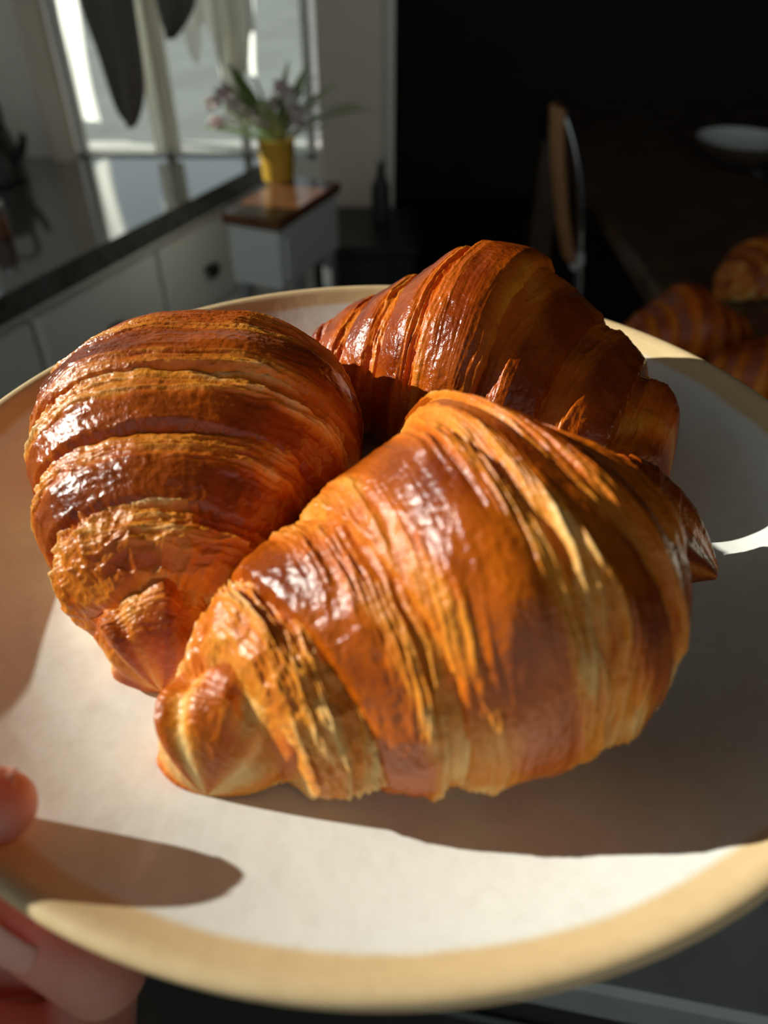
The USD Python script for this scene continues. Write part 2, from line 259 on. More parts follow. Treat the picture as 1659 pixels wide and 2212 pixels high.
# ------------------------------------------------------------------ croissants
def pchip(tab):
    t = np.array(tab, float); return PchipInterpolator(t[:, 0], t[:, 1:], axis=0, extrapolate=True)
def croissant(name, label, crustmat, loc, rotz, spec, group=None, res=(1.0, 1.0)):
    """spec: spine (s,x,y,z0) in mm, size (s, half width, height) in mm, cuts: band limits along s, centre: index of the middle layer,
    slant: how far a band leans per unit of sin/cos, seed, gloss per layer, striae per layer."""
    t = thing(name, label, 'croissant', loc, rotz, group)
    spine, size, cuts, cen, seed = pchip(spec['spine']), pchip(spec['size']), spec['cuts'], spec['centre'], spec['seed']
    nphi = int(620 * res[0]); phi = np.arange(nphi) * 2 * np.pi / nphi
    sl = spec.get('slant', 0.0); lean = spec.get('lean', 0.0); L = spec['length']
    side = np.cos(phi)                                               # +1 = local +y side, -1 = the side towards the viewer
    top = np.sin(phi)
    circ = np.stack([np.cos(phi), np.sin(phi)], -1)
    def cut(k):
        b = cuts[k]
        amp = 0.030 if 0 < k < len(cuts) - 1 else 0.0
        p = np.stack([circ[:, 0] * 1.3 + 11 * k, circ[:, 1] * 1.3, np.full(nphi, seed * 3.1)], -1)
        q = np.stack([circ[:, 0] * 11 + 5 * k, circ[:, 1] * 11, np.full(nphi, seed * 1.7)], -1)
        return b + amp * 2 * (noise(p, seed) - .5) + 0.024 * (fbm(q * 1.5, 4, seed) - .5) * (amp > 0) + (lean * -side + sl * (1 - top) * 0.5) * (1 - abs(b) ** 3)
    nl = len(cuts) - 1
    for k in range(nl):
        d = 0 if k == cen else (-1 if k < cen else 1)
        a, b = cut(k), cut(k + 1)
        span = cuts[k + 1] - cuts[k]
        nr = max(24, int(330 * span * res[1])) + 10
        w = np.linspace(0, 1, nr)
        if d == -1: wi, wo = 1 - w, w                                 # w counts up with s; wi = distance from the centre side
        u = w if d >= 0 else 1 - w                                    # 0 at the centre side, 1 at the outer lip
        s = a[None] + (b - a)[None] * w[:, None]
        over, under = 0.020, 0.035
        if d == 0:
            s = s + (-over * (1 - sstep(0, .18, w)) + over * sstep(.82, 1, w))[:, None]
            uu = np.abs(2 * w - 1); lipc = sstep(.90, 1.0, uu); rise = 1.0 - .25 * uu ** 2
        else:
            o = over if 0 < k < nl - 1 else 0.0
            s = s + d * (o * sstep(.75, 1, u) - under * (1 - sstep(0, .25, u)))[:, None]
            uu = u; lipc = sstep(.90, 1.0, u) if o else 0 * u; rise = sstep(0, .55, u) * .75 + .25 * np.sin(np.pi * np.clip(u, 0, 1)) 
        s = np.clip(s, -1, 1)
        uu2 = np.repeat(np.asarray(uu)[:, None], nphi, 1)
        # layer thickness: domed towards the outer lip, rolled under at the lip
        th = spec['thick'][k]
        disp = th * (rise - .55)[:, None] - th * 1.45 * (np.asarray(lipc) ** 2)[:, None] + 0 * s
        # gloss and striae masks
        gl, stv = spec['gloss'][k], spec['striae'][k]
        g0, g1 = spec.get('gloss_from', (.46, .70))
        wob = 0.22 * (noise(np.stack(np.broadcast_arrays(s * 7, circ[None, :, 0] * 2.2 + k * 3, circ[None, :, 1] * 2.2 + seed), -1), seed + 5) - .5)
        gmask = (sstep(g0, g1, uu2 + wob) * (1 - .6 * sstep(.96, 1.0, uu2)) if d else (1 - sstep(*spec.get('gloss_mid', (.30, .72)), uu2 + 1.3 * wob)) * 1.0) * gl
        smask = np.clip(1 - gmask, 0, 1) * stv
        cx = np.broadcast_to(circ[None, :, 0], s.shape); cz = np.broadcast_to(circ[None, :, 1], s.shape)
        warp = 0.05 * (noise(np.stack([s * 9, cx * 1.8 + 9, cz * 1.8 + seed], -1), seed + 1) - .5)
        def ridge(fs, fp, sd):
            n = noise(np.stack([(s + warp) * fs, cx * fp + sd, cz * fp + 4.7 * k], -1), seed + sd)
            return 1 - np.abs(2 * n - 1)
        r1, r2, r3 = ridge(30, 1.1, 11), ridge(70, 1.8, 12), ridge(150, 3.0, 13)
        def terrace(fs, sd):                                          # torn edges of the laminated sheets: a sharp step, then a slow slope
            wv = fs * s + 2.6 * (noise(np.stack([s * 8, cx * 1.7 + sd, cz * 1.7 + k], -1), seed + sd) - .5) + .5 * (noise(np.stack([s * 20, cx * 7 + sd, cz * 7 + k], -1), seed + sd + 1) - .5)
            fr = wv - np.floor(wv); keep = sstep(.35, .6, noise(np.stack([np.floor(wv) * 3.7, cx * 1.4 + sd, cz * 1.4 + 3 * k], -1), seed + sd + 2))
            return np.where(fr < .14, fr / .14, 1 - (fr - .14) / .86) * keep
        t1, t2 = terrace(26, 51), terrace(58, 54)
        st = np.clip(r1 ** 1.7 * .30 + r2 ** 1.6 * .18 + r3 * .08 + .34 * t1 + .22 * t2, 0, 1)
        amp_ = .35 + 1.1 * noise(np.stack([s * 6 + k, cx * 2.4 + 3, cz * 2.4 + seed], -1), seed + 71); st = st * np.clip(amp_, 0, 1.25)
        disp = disp + smask * (2.9 * st - 1.0) + gmask * (.16 * (r2 - .5) + .30 * (r1 - .5))
        big = fbm(np.stack([s * 3.2 + 3 * k, cx * 1.5, cz * 1.5 + seed], -1), 3, seed + 21) - .5
        dent = fbm(np.stack([s * 12, cx * 4, cz * 4 + 2 * k], -1), 3, seed + 22) - .5
        fine = fbm(np.stack([s * 60, cx * 14, cz * 14 + 2 * k], -1), 3, seed + 23) - .5
        disp = disp + 3.0 * big + (.8 + .4 * smask) * dent + (.12 + .45 * smask) * fine
        wr = spec.get('wrinkle', [0] * nl)[k]
        if k in (0, nl - 1):
            pl = np.sin(5 * phi[None] + 5 * (noise(np.stack([s * 4, cx * .8, cz * .8 + seed], -1), seed + 61) - .5) + 9 * s)
            disp = disp + 1.5 * spec.get('pleat', 1.0) * pl + .6 * np.sin(11 * phi[None] + 14 * s)
            blot_h = .26 * pl * spec.get('pleat', 1.0)
        else: blot_h = 0.0
        if wr:
            n = noise(np.stack([s * 26 + warp * 90, cx * 4.5, cz * 4.5 + k], -1), seed + 31); n2 = noise(np.stack([s * 55 + warp * 120, cx * 9, cz * 9 + k], -1), seed + 32)
            disp = disp + wr * ((1 - np.abs(2 * n - 1)) ** 2 + .5 * (1 - np.abs(2 * n2 - 1)) ** 2)
        # body
        sp, sz = spine(s), size(s)
        cap = np.sqrt(np.clip(1 - np.clip((np.abs(s) - .94) / .06, 0, 1) ** 2, 0, 1))
        hw, hh = sz[..., 0] * cap, sz[..., 1] * cap
        e = 0.90
        cy = np.sign(cx) * np.abs(cx) ** e; czz = np.sign(cz) * np.abs(cz) ** np.where(cz > 0, 0.94, 0.75)
        att = np.clip(np.minimum(hw, hh / 2) / 12, 0, 1)
        dn = disp * att
        yl = cy * hw * np.where(cy > 0, 1 + cy * (pchip(spec['bulge'])(s)[..., 0] if 'bulge' in spec else 0), 1) + cx * dn
        c_ = spec.get('sag', .42)
        zl = hh * np.where(cz > 0, c_ + (1 - c_) * czz, c_ * (1 + czz)) + cz * dn
        ds = 1e-3; tg = (spine(np.clip(s + ds, -1, 1)) - spine(np.clip(s - ds, -1, 1))); tx, ty = tg[..., 0], tg[..., 1]
        ln = np.hypot(tx, ty) + 1e-9; nx, ny = -ty / ln, tx / ln
        X, Y, Z = sp[..., 0] + nx * yl, sp[..., 1] + ny * yl, sp[..., 2] + zl
        Z = np.where(Z < 1.5, 0.25 + (Z - 1.5) * .18 + 1.0, Z); Z = np.maximum(Z, .15)
        P = np.stack([X, Y, Z], -1) / 1000
        hfrac = np.clip(Z / np.maximum(sz[..., 1].max(), 1), 0, 1)
        blotch = fbm(np.stack([s * 5 + k, cx * 2.0, cz * 2.0 + 7], -1), 3, seed + 41) - .5
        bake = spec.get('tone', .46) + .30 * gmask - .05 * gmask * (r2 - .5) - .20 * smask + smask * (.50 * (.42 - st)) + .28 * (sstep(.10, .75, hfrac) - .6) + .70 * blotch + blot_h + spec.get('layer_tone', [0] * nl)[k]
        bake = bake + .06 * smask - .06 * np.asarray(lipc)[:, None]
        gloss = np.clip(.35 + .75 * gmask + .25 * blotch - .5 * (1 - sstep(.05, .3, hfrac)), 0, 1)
        v = P.reshape(-1, 3)
        i, j = np.meshgrid(np.arange(nr - 1), np.arange(nphi), indexing='ij'); j2 = (j + 1) % nphi
        q = np.stack([i * nphi + j, i * nphi + j2, (i + 1) * nphi + j2, (i + 1) * nphi + j], -1).reshape(-1, 4)
        nm = 'horn_tip' if k in (0, nl - 1) else 'dough_layer'
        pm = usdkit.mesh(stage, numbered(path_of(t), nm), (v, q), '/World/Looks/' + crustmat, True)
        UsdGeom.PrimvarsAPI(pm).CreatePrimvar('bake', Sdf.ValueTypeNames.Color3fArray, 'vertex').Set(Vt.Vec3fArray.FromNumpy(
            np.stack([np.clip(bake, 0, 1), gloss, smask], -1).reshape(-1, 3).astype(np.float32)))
        lb = spec.get('labels', {}).get(k)
        if lb: data(pm.GetPrim(), lb)
    return t

def P_at(x, y): return (x / 1000, y / 1000, FLOOR_Z)
FRONT = dict(length=150, sag=.34, bulge=[(-1, 0), (-.1, 0), (.15, .22), (.4, .42), (.6, .42), (.8, .2), (1, 0)], seed=3, centre=3, slant=0.10, lean=0.10, thick=[3.6, 3.6, 3.6, 3.6, 2.8, 2.2, 2.4, 2.4], tone=.365,
    spine=[(-1, -38, -91, 0), (-.85, -35, -82, 0), (-.6, -23, -72, 0), (-.3, -4, -63, 0), (0, 16, -56, 0), (.3, 31, -50, 0), (.55, 41, -43, 1), (.72, 53, -31, 6), (.86, 67, -26, 9), (1, 88, -34, 10)],
    size=[(-1, 9, 15), (-.88, 13, 22), (-.80, 15, 26), (-.72, 20, 34), (-.5, 28, 43), (-.25, 37, 54), (0, 41, 64), (.2, 42, 65), (.4, 40, 64), (.55, 35, 59), (.66, 27, 48), (.74, 21, 36), (.86, 16, 26), (.95, 9, 15), (1, 4, 7)],
    cuts=[-1, -.78, -.56, -.31, .04, .25, .46, .70, 1],
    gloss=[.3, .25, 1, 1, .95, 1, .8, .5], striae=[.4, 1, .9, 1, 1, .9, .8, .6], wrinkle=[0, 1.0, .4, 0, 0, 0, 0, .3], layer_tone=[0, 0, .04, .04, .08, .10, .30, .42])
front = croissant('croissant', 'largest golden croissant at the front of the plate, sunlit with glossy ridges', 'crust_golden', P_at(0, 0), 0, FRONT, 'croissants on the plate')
LEFT = dict(gloss_from=(.46, .70), gloss_mid=(.34, .80), pleat=.6, length=150, seed=8, centre=4, slant=0.0, lean=0.0, thick=[3.4] * 8, tone=.395,
    spine=[(-1, -72, 2, 0), (-.7, -55, 2, 0), (0, 0, 0, 0), (.7, 50, -4, 0), (1, 68, -8, 0)],
    size=[(-1, 9, 16), (-.86, 13, 22), (-.76, 16, 26), (-.70, 22, 31), (-.6, 27, 36), (-.4, 36, 46), (0, 46, 57), (.3, 43, 54), (.6, 31, 42), (.85, 17, 26), (1, 8, 12)],
    cuts=[-1, -.76, -.56, -.33, -.12, .16, .45, .75, 1],
    gloss=[.6, .35, 1, .9, 1, 1, 1, .5], striae=[.5, 1, 1, 1.1, .9, .8, .7, .6], wrinkle=[.2, 1.2, .5, .5, .3, 0, 0, 0], layer_tone=[.02, 0, .02, 0, .06, .06, .1, .1])
left = croissant('croissant', 'dark-baked croissant at the left of the plate, its blunt tip pointing at the viewer', 'crust_brown', P_at(-54, 8), 92, LEFT, 'croissants on the plate', (.85, .85))
BACK = dict(sag=.27, gloss_from=(.34, .56), gloss_mid=(.5, .9), length=145, seed=14, centre=4, slant=0.0, lean=0.03, thick=[4.0] * 8, tone=.54,
    spine=[(-1, -68, 4, 0), (-.6, -44, 2, 0), (0, 0, -2, 0), (.3, 21, -5, 0), (.6, 42, -9, 0), (1, 67, -12, 0)],
    size=[(-1, 11, 18), (-.82, 19, 29), (-.6, 28, 38), (-.35, 34, 50), (-.12, 40, 62), (.06, 41, 62), (.30, 41, 50), (.58, 35, 38), (.85, 23, 28), (1, 13, 17)],
    cuts=[-1, -.80, -.58, -.36, -.13, .14, .42, .72, 1],
    gloss=[.6, .9, 1, 1, 1, 1, .8, .5], striae=[.5, .7, .7, .7, .4, .5, .4, .4])
back = croissant('croissant', 'tall orange-brown croissant at the back of the plate, right half in shadow', 'crust_amber', P_at(35, 56), -23, BACK, 'croissants on the plate', (.8, .8))
# ---END-PREVIEW

# ------------------------------------------------------------------ the hand that holds the plate
def limb(chain):
    """Hull of spheres along a chain of (point, radius)."""
    out = []
    for (p, r), (q, r2) in zip(chain, chain[1:]):
        a = m3.Manifold.sphere(r, 28).translate(tuple(map(float, p))); b = m3.Manifold.sphere(r2, 28).translate(tuple(map(float, q)))
        out.append(m3.Manifold.batch_hull([a, b]))
    return out
def V(x, y, z): return np.array([x, y, z], float)
HO = V(-130, -120, -40)                                             # hand origin, millimetres from the middle of the plate's lip
thumb = [(V(-172, -152, -66), 15), (V(-149, -111, -9), 11.5), (V(-110, -104, 12.5), 9.0), (V(-90, -103.5, 7.5), 8.3), (V(-72, -103, 0.2), 6.7)]
fingers = [
    [(V(-146, -98, -42), 11.5), (V(-59, -98, -32), 9.6), (V(-57, -118, -35), 9.2), (V(-63.5, -116.5, -27), 8.5), (V(-72, -114.5, -17.5), 7.2)],
    [(V(-144, -108, -65), 11.8), (V(-66, -106, -52), 9.8), (V(-63, -128, -61), 9.4), (V(-74, -127, -57), 8.8), (V(-92, -125, -53), 7.4)],
    [(V(-146, -116, -84), 11.2), (V(-74, -113, -74), 9.4), (V(-71, -135, -82), 9.0), (V(-84, -134, -79), 8.4), (V(-100, -132, -76), 7.2)],
    [(V(-150, -124, -101), 10.2), (V(-88, -120, -95), 8.4), (V(-85, -139, -101), 8.0), (V(-96, -138, -99), 7.4), (V(-110, -137, -97), 6.4)]]
parts = limb(thumb)
for f in fingers: parts += limb(f)
palm = [m3.Manifold.sphere(r, 28).translate(tuple(map(float, p))) for p, r in ((V(-143, -98, -46), 11.5), (V(-150, -124, -101), 10.2), (V(-172, -152, -66), 15), (V(-196, -176, -98), 19), (V(-188, -160, -112), 18), (V(-149, -111, -9), 11.5), (V(-150, -98, -8), 11))]
parts.append(m3.Manifold.batch_hull(palm))
parts += limb([(V(-192, -168, -104), 23), (V(-225, -228, -140), 26), (V(-300, -360, -225), 36), (V(-330, -420, -262), 40)])
body = m3.Manifold.batch_boolean(parts, m3.OpType.Add).refine_to_length(3.2)
hm = body.to_mesh(); hm = trimesh.Trimesh(np.array(hm.vert_properties[:, :3]), np.array(hm.tri_verts))
hm.merge_vertices(); trimesh.smoothing.filter_taubin(hm, iterations=14)
n_ = fbm(hm.vertices / 9.0, 3, 5) - .5
hm.vertices = hm.vertices + hm.vertex_normals * (n_ * .5)[:, None]
hm.apply_translation(-HO); hm.apply_scale(.001)
hand = thing('hand', 'hand gripping the plate at its left, thumb over the rim, fingers curled below', 'hand', HO / 1000 + np.array(PC))
obj('skin', hm, 'skin', hand, True)
def nail(centre, along, up, lx, ly, curve=1.6):
    al = along / np.linalg.norm(along); up = up - al * (up @ al); up /= np.linalg.norm(up); ac = np.cross(up, al)
    a, b = np.meshgrid(np.linspace(-1, 1, 15), np.linspace(-1, 1, 13), indexing='ij')
    ax = a * lx * np.where(a < 0, np.sqrt(np.clip(1 - .55 * b ** 2, 0, 1)), 1 - .10 * b ** 2); by = b * ly * (1 - .12 * np.clip(-a, 0, 1))
    g = centre + ax[..., None] * al + by[..., None] * ac - (curve * b ** 2 + .5 * a ** 2)[..., None] * up
    return sheet((g - HO) / 1000, .0006)
obj('nail', nail(V(-74.2, -101.9, 7.9), V(17, 2.5, -6.6), V(.3, .15, 1), 6.6, 5.2, 2.9), 'nail', hand, True, label='thumbnail')
obj('nail', nail(V(-70.6, -122.9, -17.6), V(-8, 2, 9), V(-.2, -1, .25), 6.4, 5.2, 2.4), 'nail', hand, True, label='nail of the curled index finger')
sl = limb([(V(-262, -294, -182), 37), (V(-335, -428, -268), 47)])
slm = sl[0].to_mesh(); slm = trimesh.Trimesh(np.array(slm.vert_properties[:, :3]), np.array(slm.tri_verts)); slm.apply_translation(-HO); slm.apply_scale(.001)
obj('sleeve', slm, 'towel_grey', hand, True)

# ------------------------------------------------------------------ kitchen behind the plate, on the left
CT = 0.90
e0, e1 = at_z(0, 640, CT)[:2], at_z(535, 368, CT)[:2]
dv = (e1 - e0) / np.linalg.norm(e1 - e0); nv = np.array([dv[1], -dv[0]])        # along the worktop's front edge, and out of it
pe1 = e1 + dv * ((FAR_Y - e1[1]) / dv[1]); pe0 = e0 - dv * 0.95
wt = thing('worktop', 'dark polished stone worktop running along the left under the window', 'worktop', (*pe0, CT))
def rel(m, o): m.apply_translation(-np.array(o)); return m
obj('slab', rel(prism([tuple(pe0), tuple(pe1), (LEFT_X, FAR_Y), (LEFT_X, pe0[1])], CT - .038, CT), (*pe0, CT)), 'black_stone', wt, False)
def edge_at(px): p = at_z(px, 640 - .508 * px, CT)[:2]; return float((p - e0) @ dv)
ang = math.atan2(dv[1], dv[0])
stops = [-0.60, -0.26, edge_at(62), edge_at(342), edge_at(520)]
def front_box(s0, s1, o0, o1, z0, z1, bevel=0.0):
    c = e0 + dv * (s0 + s1) / 2 + nv * (o0 + o1) / 2
    return rot_box(c[0], c[1], z0, z1, s1 - s0, abs(o1 - o0), ang, bevel)
labs = ['white base cabinet nearest the viewer under the dark worktop, mostly out of frame', 'white base cabinet second from the viewer under the dark worktop',
        'white base cabinet with round dark knob, left behind the plate', 'narrow white base cabinet with dark knob, at the far end of the worktop']
for i, (s0, s1) in enumerate(zip(stops, stops[1:])):
    base = e0 + dv * s0
    if s0 < -.3: continue                                            # wholly outside the frame
    cb = thing('base_cabinet', labs[i], 'cabinet', (*base, 0))
    o = (*base, 0)
    obj('body', rel(front_box(s0 + .001, s1 - .001, -.30, -.035, .10, CT - .038), o), 'cabinet_paint', cb, False)
    obj('plinth', rel(front_box(s0 + .001, s1 - .001, -.28, -.09, 0, .10), o), 'dark_wall_paint', cb, False)
    dr = obj('drawer', rel(front_box(s0 + .006, s1 - .006, -.034, -.016, CT - .215, CT - .062, .003), o), 'cabinet_paint', cb, False)
    dp = obj('door', rel(front_box(s0 + .006, s1 - .006, -.034, -.016, .115, CT - .225, .003), o), 'cabinet_paint', cb, False)
    for host, z in ((dr, CT - .14), (dp, CT - .29)):
        kc = e0 + dv * (s0 + s1) / 2 + nv * .0
        k = lathe([(0.0001, -.004), (.006, -.004), (.006, .006), (.014, .012), (.015, .018), (.010, .023), (0.0001, .024)], 24)
        k.apply_transform(trimesh.geometry.align_vectors([0, 0, 1], [nv[0], nv[1], 0])); k.apply_translation([*(kc - nv * .014), z])
        obj('knob', rel(k, o), 'dark_knob', host, True)

# small table with the potted plant
tz = 0.96
B = at_z(602, 480, tz)[:2]; d1 = np.array([.40, .917]); d2 = np.array([-.917, .40]); tl, tw = .20, .098
tc = B + d1 * tl / 2 + d2 * tw / 2; tang = math.atan2(d1[1], d1[0])
st_ = thing('side_table', 'small white side table with a glossy brown top at the end of the worktop', 'table', (*tc, 0), math.degrees(tang))
obj('table_top', box(-tl / 2, tl / 2, -tw / 2, tw / 2, tz - .016, tz, .003), 'cherry_wood', st_)
ap = obj('apron', box(-tl / 2 + .006, tl / 2 - .006, -tw / 2 + .006, tw / 2 - .006, tz - .105, tz - .016, .002), 'white_paint', st_)
obj('drawer_front', box(-tl / 2 + .02, tl / 2 - .02, -tw / 2 + .001, -tw / 2 + .007, tz - .095, tz - .03, .002), 'white_paint', ap)
for sx in (-1, 1):
    for sy in (-1, 1):
        x, y = sx * (tl / 2 - .018), sy * (tw / 2 - .018)
        obj('leg', box(x - .009, x + .009, y - .009, y + .009, 0, tz - .105, .002), 'grey_steel', st_)
pc = at_z(603, 388, tz)
pp = thing('potted_plant', 'small flowering plant in a shiny yellow pot on the side table', 'plant', (pc[0], pc[1], tz))
pr_ = .029
obj('pot', lathe([(0.0002, 0), (pr_ * .80, 0), (pr_ * .86, .003), (pr_, .058), (pr_ * 1.03, .062), (pr_ * .95, .063), (pr_ * .90, .056), (0.0002, .055)], 48), 'yellow_glaze', pp)
obj('soil', lathe([(0.0002, .057), (pr_ * .90, .0555)], 32), 'soil', pp)
rng = np.random.RandomState(5)
PS = 1.35
def blade(root, tip, w, droop):
    t = np.linspace(0, 1, 9)[:, None]; mid = (root + tip) / 2 + V(0, 0, droop)
    c = (1 - t) ** 2 * root + 2 * t * (1 - t) * mid + t ** 2 * tip
    sd = np.cross(tip - root, [0, 0, 1.]); sd /= np.linalg.norm(sd) + 1e-9
    ww = w * np.sin(np.pi * np.clip(t * .92 + .06, 0, 1)) ** .8
    return sheet(np.stack([c - sd * ww, c + V(0, 0, -.2) * ww, c + sd * ww], 1), .0006)
leaves = [(.115, .02, .045), (-.02, .0, .11), (.02, .01, .13), (.05, .0, .11), (.035, -.02, .09), (-.06, .01, .10), (-.075, -.02, .03), (-.05, .03, .12), (.0, -.04, .07), (.07, .03, .085), (-.085, .0, .02), (.04, .04, .12), (.075, -.03, .04), (-.03, -.04, .04), (.03, -.015, .10), (.045, .0, .085), (.015, .0, .115), (-.045, -.02, .06), (-.06, .02, .045), (.06, .0, .06), (-.01, -.03, .08), (.10, .0, .06)]
for x, y, z in leaves:
    obj('leaf', blade(V(x * .08, y * .08, .056), V(x * PS, y * PS, .06 + z * .8), rng.uniform(.010, .016), rng.uniform(.005, .03)), 'leaf_green', pp)
for k in range(12):
    a = rng.uniform(0, 2 * np.pi); rr = rng.uniform(.012, .075); c = V(-.025 + rr * math.cos(a), rr * .5 * math.sin(a) - .01, .085 + rng.uniform(0, .05))
    fl = obj('stem', tube([V(0, 0, .056), c * V(.5, .5, 1) - V(0, 0, .01), c], .0011, 6, 8), 'leaf_green', pp)
    pet = []
    for q in range(5):
        an = q * 2 * np.pi / 5 + a; pt = trimesh.creation.icosphere(1, 1.0); pt.apply_scale([.0085, .0055, .0025]); pt.apply_translation([.007, 0, .001])
        pt.apply_transform(trimesh.transformations.rotation_matrix(an, [0, 0, 1])); pt.apply_transform(trimesh.transformations.rotation_matrix(rng.uniform(.3, 1.0), [1, .3, 0])); pt.apply_translation(c); pet.append(pt)
    obj('blossom', join(*pet), 'petal_pink', fl)

# cloths in the window
def hang(px0, px1, y, z0, z1, folds, amp, mat_, name, label, cat, group=None, seed=1, lift=None):
    """A cloth hanging in the plane y between two columns of the picture, with real folds."""
    p0, p1 = at_y(px0, 200, y)[0], at_y(px1, 200, y)[0]
    u, w = np.meshgrid(np.linspace(0, 1, 60), np.linspace(0, 1, 24), indexing='ij')
    lo = z0 if lift is None else z0 + lift(u)
    X = p0 + (p1 - p0) * u; Z = z1 + (lo - z1) * w
    Y = y + amp * np.sin(u * folds * 2 * np.pi + seed) * (.35 + .65 * w) + amp * .6 * (noise(np.stack([u * 5, w * 3, 0 * u + seed], -1), seed) - .5)
    loc = V((p0 + p1) / 2, y, z1); g = np.stack([X, Y, Z], -1) - loc
    t = thing(name, label, cat, loc, 0, group); obj('cloth', sheet(g, 0), mat_, t, True); return t
hang(312, 372, FAR_Y - .006, .91, 1.75, 2, .005, 'sheer_beige', 'curtain', 'beige sheer curtain hanging in the middle of the window', 'curtain', 'sheer curtains', 2)
hang(482, 530, FAR_Y - .006, .96, 1.75, 2, .006, 'sheer_beige', 'curtain', 'beige sheer curtain strip behind the potted plant', 'curtain', 'sheer curtains', 3)
ly = FAR_Y + .10                                                     # white cloths added outside the glass, angled to the sun as bright glints
line = thing('washing_line', 'thin line added outside the window to carry the narrow white glint cloths', 'line', (-.40, ly + .012, 1.45))
obj('cord', tube([V(-.40, 0, .01), V(0, 0, -.004), V(.40, 0, .01)], .0015, 6, 12), 'white_paint', line)
for px0, px1, bot, lab in ((154, 185, 258, 'long narrow white cloth added outside as a bright glint, left of the large dark towel'), (303, 331, 172, 'narrow white cloth added outside as a bright glint, touching the right side of the large dark towel'),
                           (470, 490, 172, 'narrow white cloth added outside as a bright glint, left of the beige curtain strip by the plant'), (530, 554, 158, 'narrow white cloth added outside as a bright glint, farthest right in the window')):
    x0, x1 = at_y(px0, 150, ly)[0], at_y(px1, 150, ly)[0]; zb = at_y(px0, bot, ly)[2]
    u, w = np.meshgrid(np.linspace(0, 1, 14), np.linspace(0, 1, 24), indexing='ij')
    X = x0 + (x1 - x0) * u + .004 * np.sin(w * 9 + px0); Y = (x1 - x0) * (u - .5) * 1.1 + .003 * np.sin(u * 9 + w * 5 + px0); Z = 1.45 + (zb - 1.45) * w - .012 * u * w
    t = thing('drying_cloth', lab, 'cloth', ((x0 + x1) / 2, ly + .014, 1.45), 0, 'added glint cloths outside the window')
    obj('cloth', sheet(np.stack([X - (x0 + x1) / 2, Y, Z - 1.45], -1), 0), 'swag_white', t, True)
hang(395, 565, FAR_Y - .026, 1.085, 1.40, 5, .013, 'swag_white', 'valance', 'wide crumpled white cloth hanging at the top of the window', 'cloth', None, 6, lambda u: .035 * np.sin(u * 21) - .02 * u + .02)
rail_y = FAR_Y - .16
rail = thing('towel_rail', 'dark rail across the window with two towels on it', 'rail', (-.45, rail_y, 1.42))
obj('bar', tube([V(-.26, 0, 0), V(.36, 0, 0)], .006, 12), 'black_metal', rail)
for x in (-.24, .34): obj('bracket', tube([V(x, 0, 0), V(x, .16, 0)], .005, 10), 'black_metal', rail)
def towel(pts_l, pts_r, label, seed):
    """Hanging corner of a towel: left and right outline as picture columns and rows at its own depth."""
    L_, R_ = np.array([at_y(x, y, rail_y - .012) for x, y in pts_l]), np.array([at_y(x, y, rail_y - .012) for x, y in pts_r])
    L_[0, 2] = R_[0, 2] = 1.43
    Lc, Rc = curve_smooth(L_, 40), curve_smooth(R_, 40); u = np.linspace(0, 1, 16)[None, :, None]
    g = Lc[:, None] * (1 - u) + Rc[:, None] * u
    g[..., 1] += .012 * np.sin(u[..., 0] * 7 + seed) * np.linspace(.3, 1, 40)[:, None]
    loc = g[0].mean(0); t = thing('tea_towel', label, 'towel', loc, 0, 'towels on the rail'); obj('cloth', sheet(g - loc, .003), 'towel_grey', t, True)
towel([(150, -120), (168, 0), (205, 110), (248, 240), (272, 272)], [(285, -120), (287, 0), (310, 180), (304, 240), (290, 275)], 'large dark grey towel whose pointed corner hangs in front of the window', 1)
towel([(330, -120), (335, 0), (345, 45), (358, 80)], [(425, -120), (420, 0), (400, 50), (372, 86)], 'smaller dark grey towel corner hanging at the top of the window', 2)

# things on the worktop at the left edge
def on(px, py, z): return at_z(px, py, z)
k0 = on(4, 392, CT)
kt = thing('kettle', 'black kettle on the dark worktop at the left edge', 'kettle', k0)
obj('body', lathe([(0.0003, 0), (.045, 0), (.048, .006), (.046, .05), (.034, .09), (.02, .098), (0.0003, .1)], 40), 'black_metal', kt, True)
obj('handle', tube([V(-.03, 0, .085), V(-.035, 0, .125), V(0, 0, .145), V(.032, 0, .125), V(.028, 0, .085)], .005, 10, 30), 'black_metal', kt, True)
obj('spout', tube([V(.035, -.01, .04), V(.06, -.015, .06), V(.07, -.018, .085)], [.011, .008, .006], 12, 14), 'black_metal', kt, True)
j0 = on(2, 512, CT)
jr = thing('spice_jar', 'small brown jar with a steel lid at the left edge of the worktop', 'jar', j0)
obj('body', lathe([(0.0003, 0), (.017, 0), (.018, .003), (.018, .036), (.015, .041), (0.0003, .041)], 32), 'cherry_wood', jr, True)
obj('lid', lathe([(0.0003, .041), (.0165, .041), (.0165, .052), (.014, .054), (0.0003, .054)], 32), 'chrome', jr, True)

# ------------------------------------------------------------------ dark room on the right
b0 = at_y(785, 465, 1.38)
bn = thing('storage_bin', 'low black cabinet standing against the wall end behind the plate', 'cabinet', (b0[0], 1.31, 0))
obj('body', box(-.09, .10, -.10, .12, 0, b0[2] - .02, .006), 'black_metal', bn); obj('lid', box(-.095, .105, -.105, .122, b0[2] - .02, b0[2], .006), 'black_metal', bn)
bo = thing('bottle', 'small dark glass bottle on the black cabinet', 'bottle', (b0[0] + .035, 1.33, b0[2]))
obj('body', lathe([(0.0003, 0), (.017, 0), (.018, .004), (.018, .07), (.008, .092), (.008, .105), (0.0003, .106)], 32), 'black_metal', bo, True)
obj('cap', lathe([(0.0003, .104), (.0092, .104), (.0092, .122), (.007, .124), (0.0003, .124)], 24), 'chrome', bo, True)

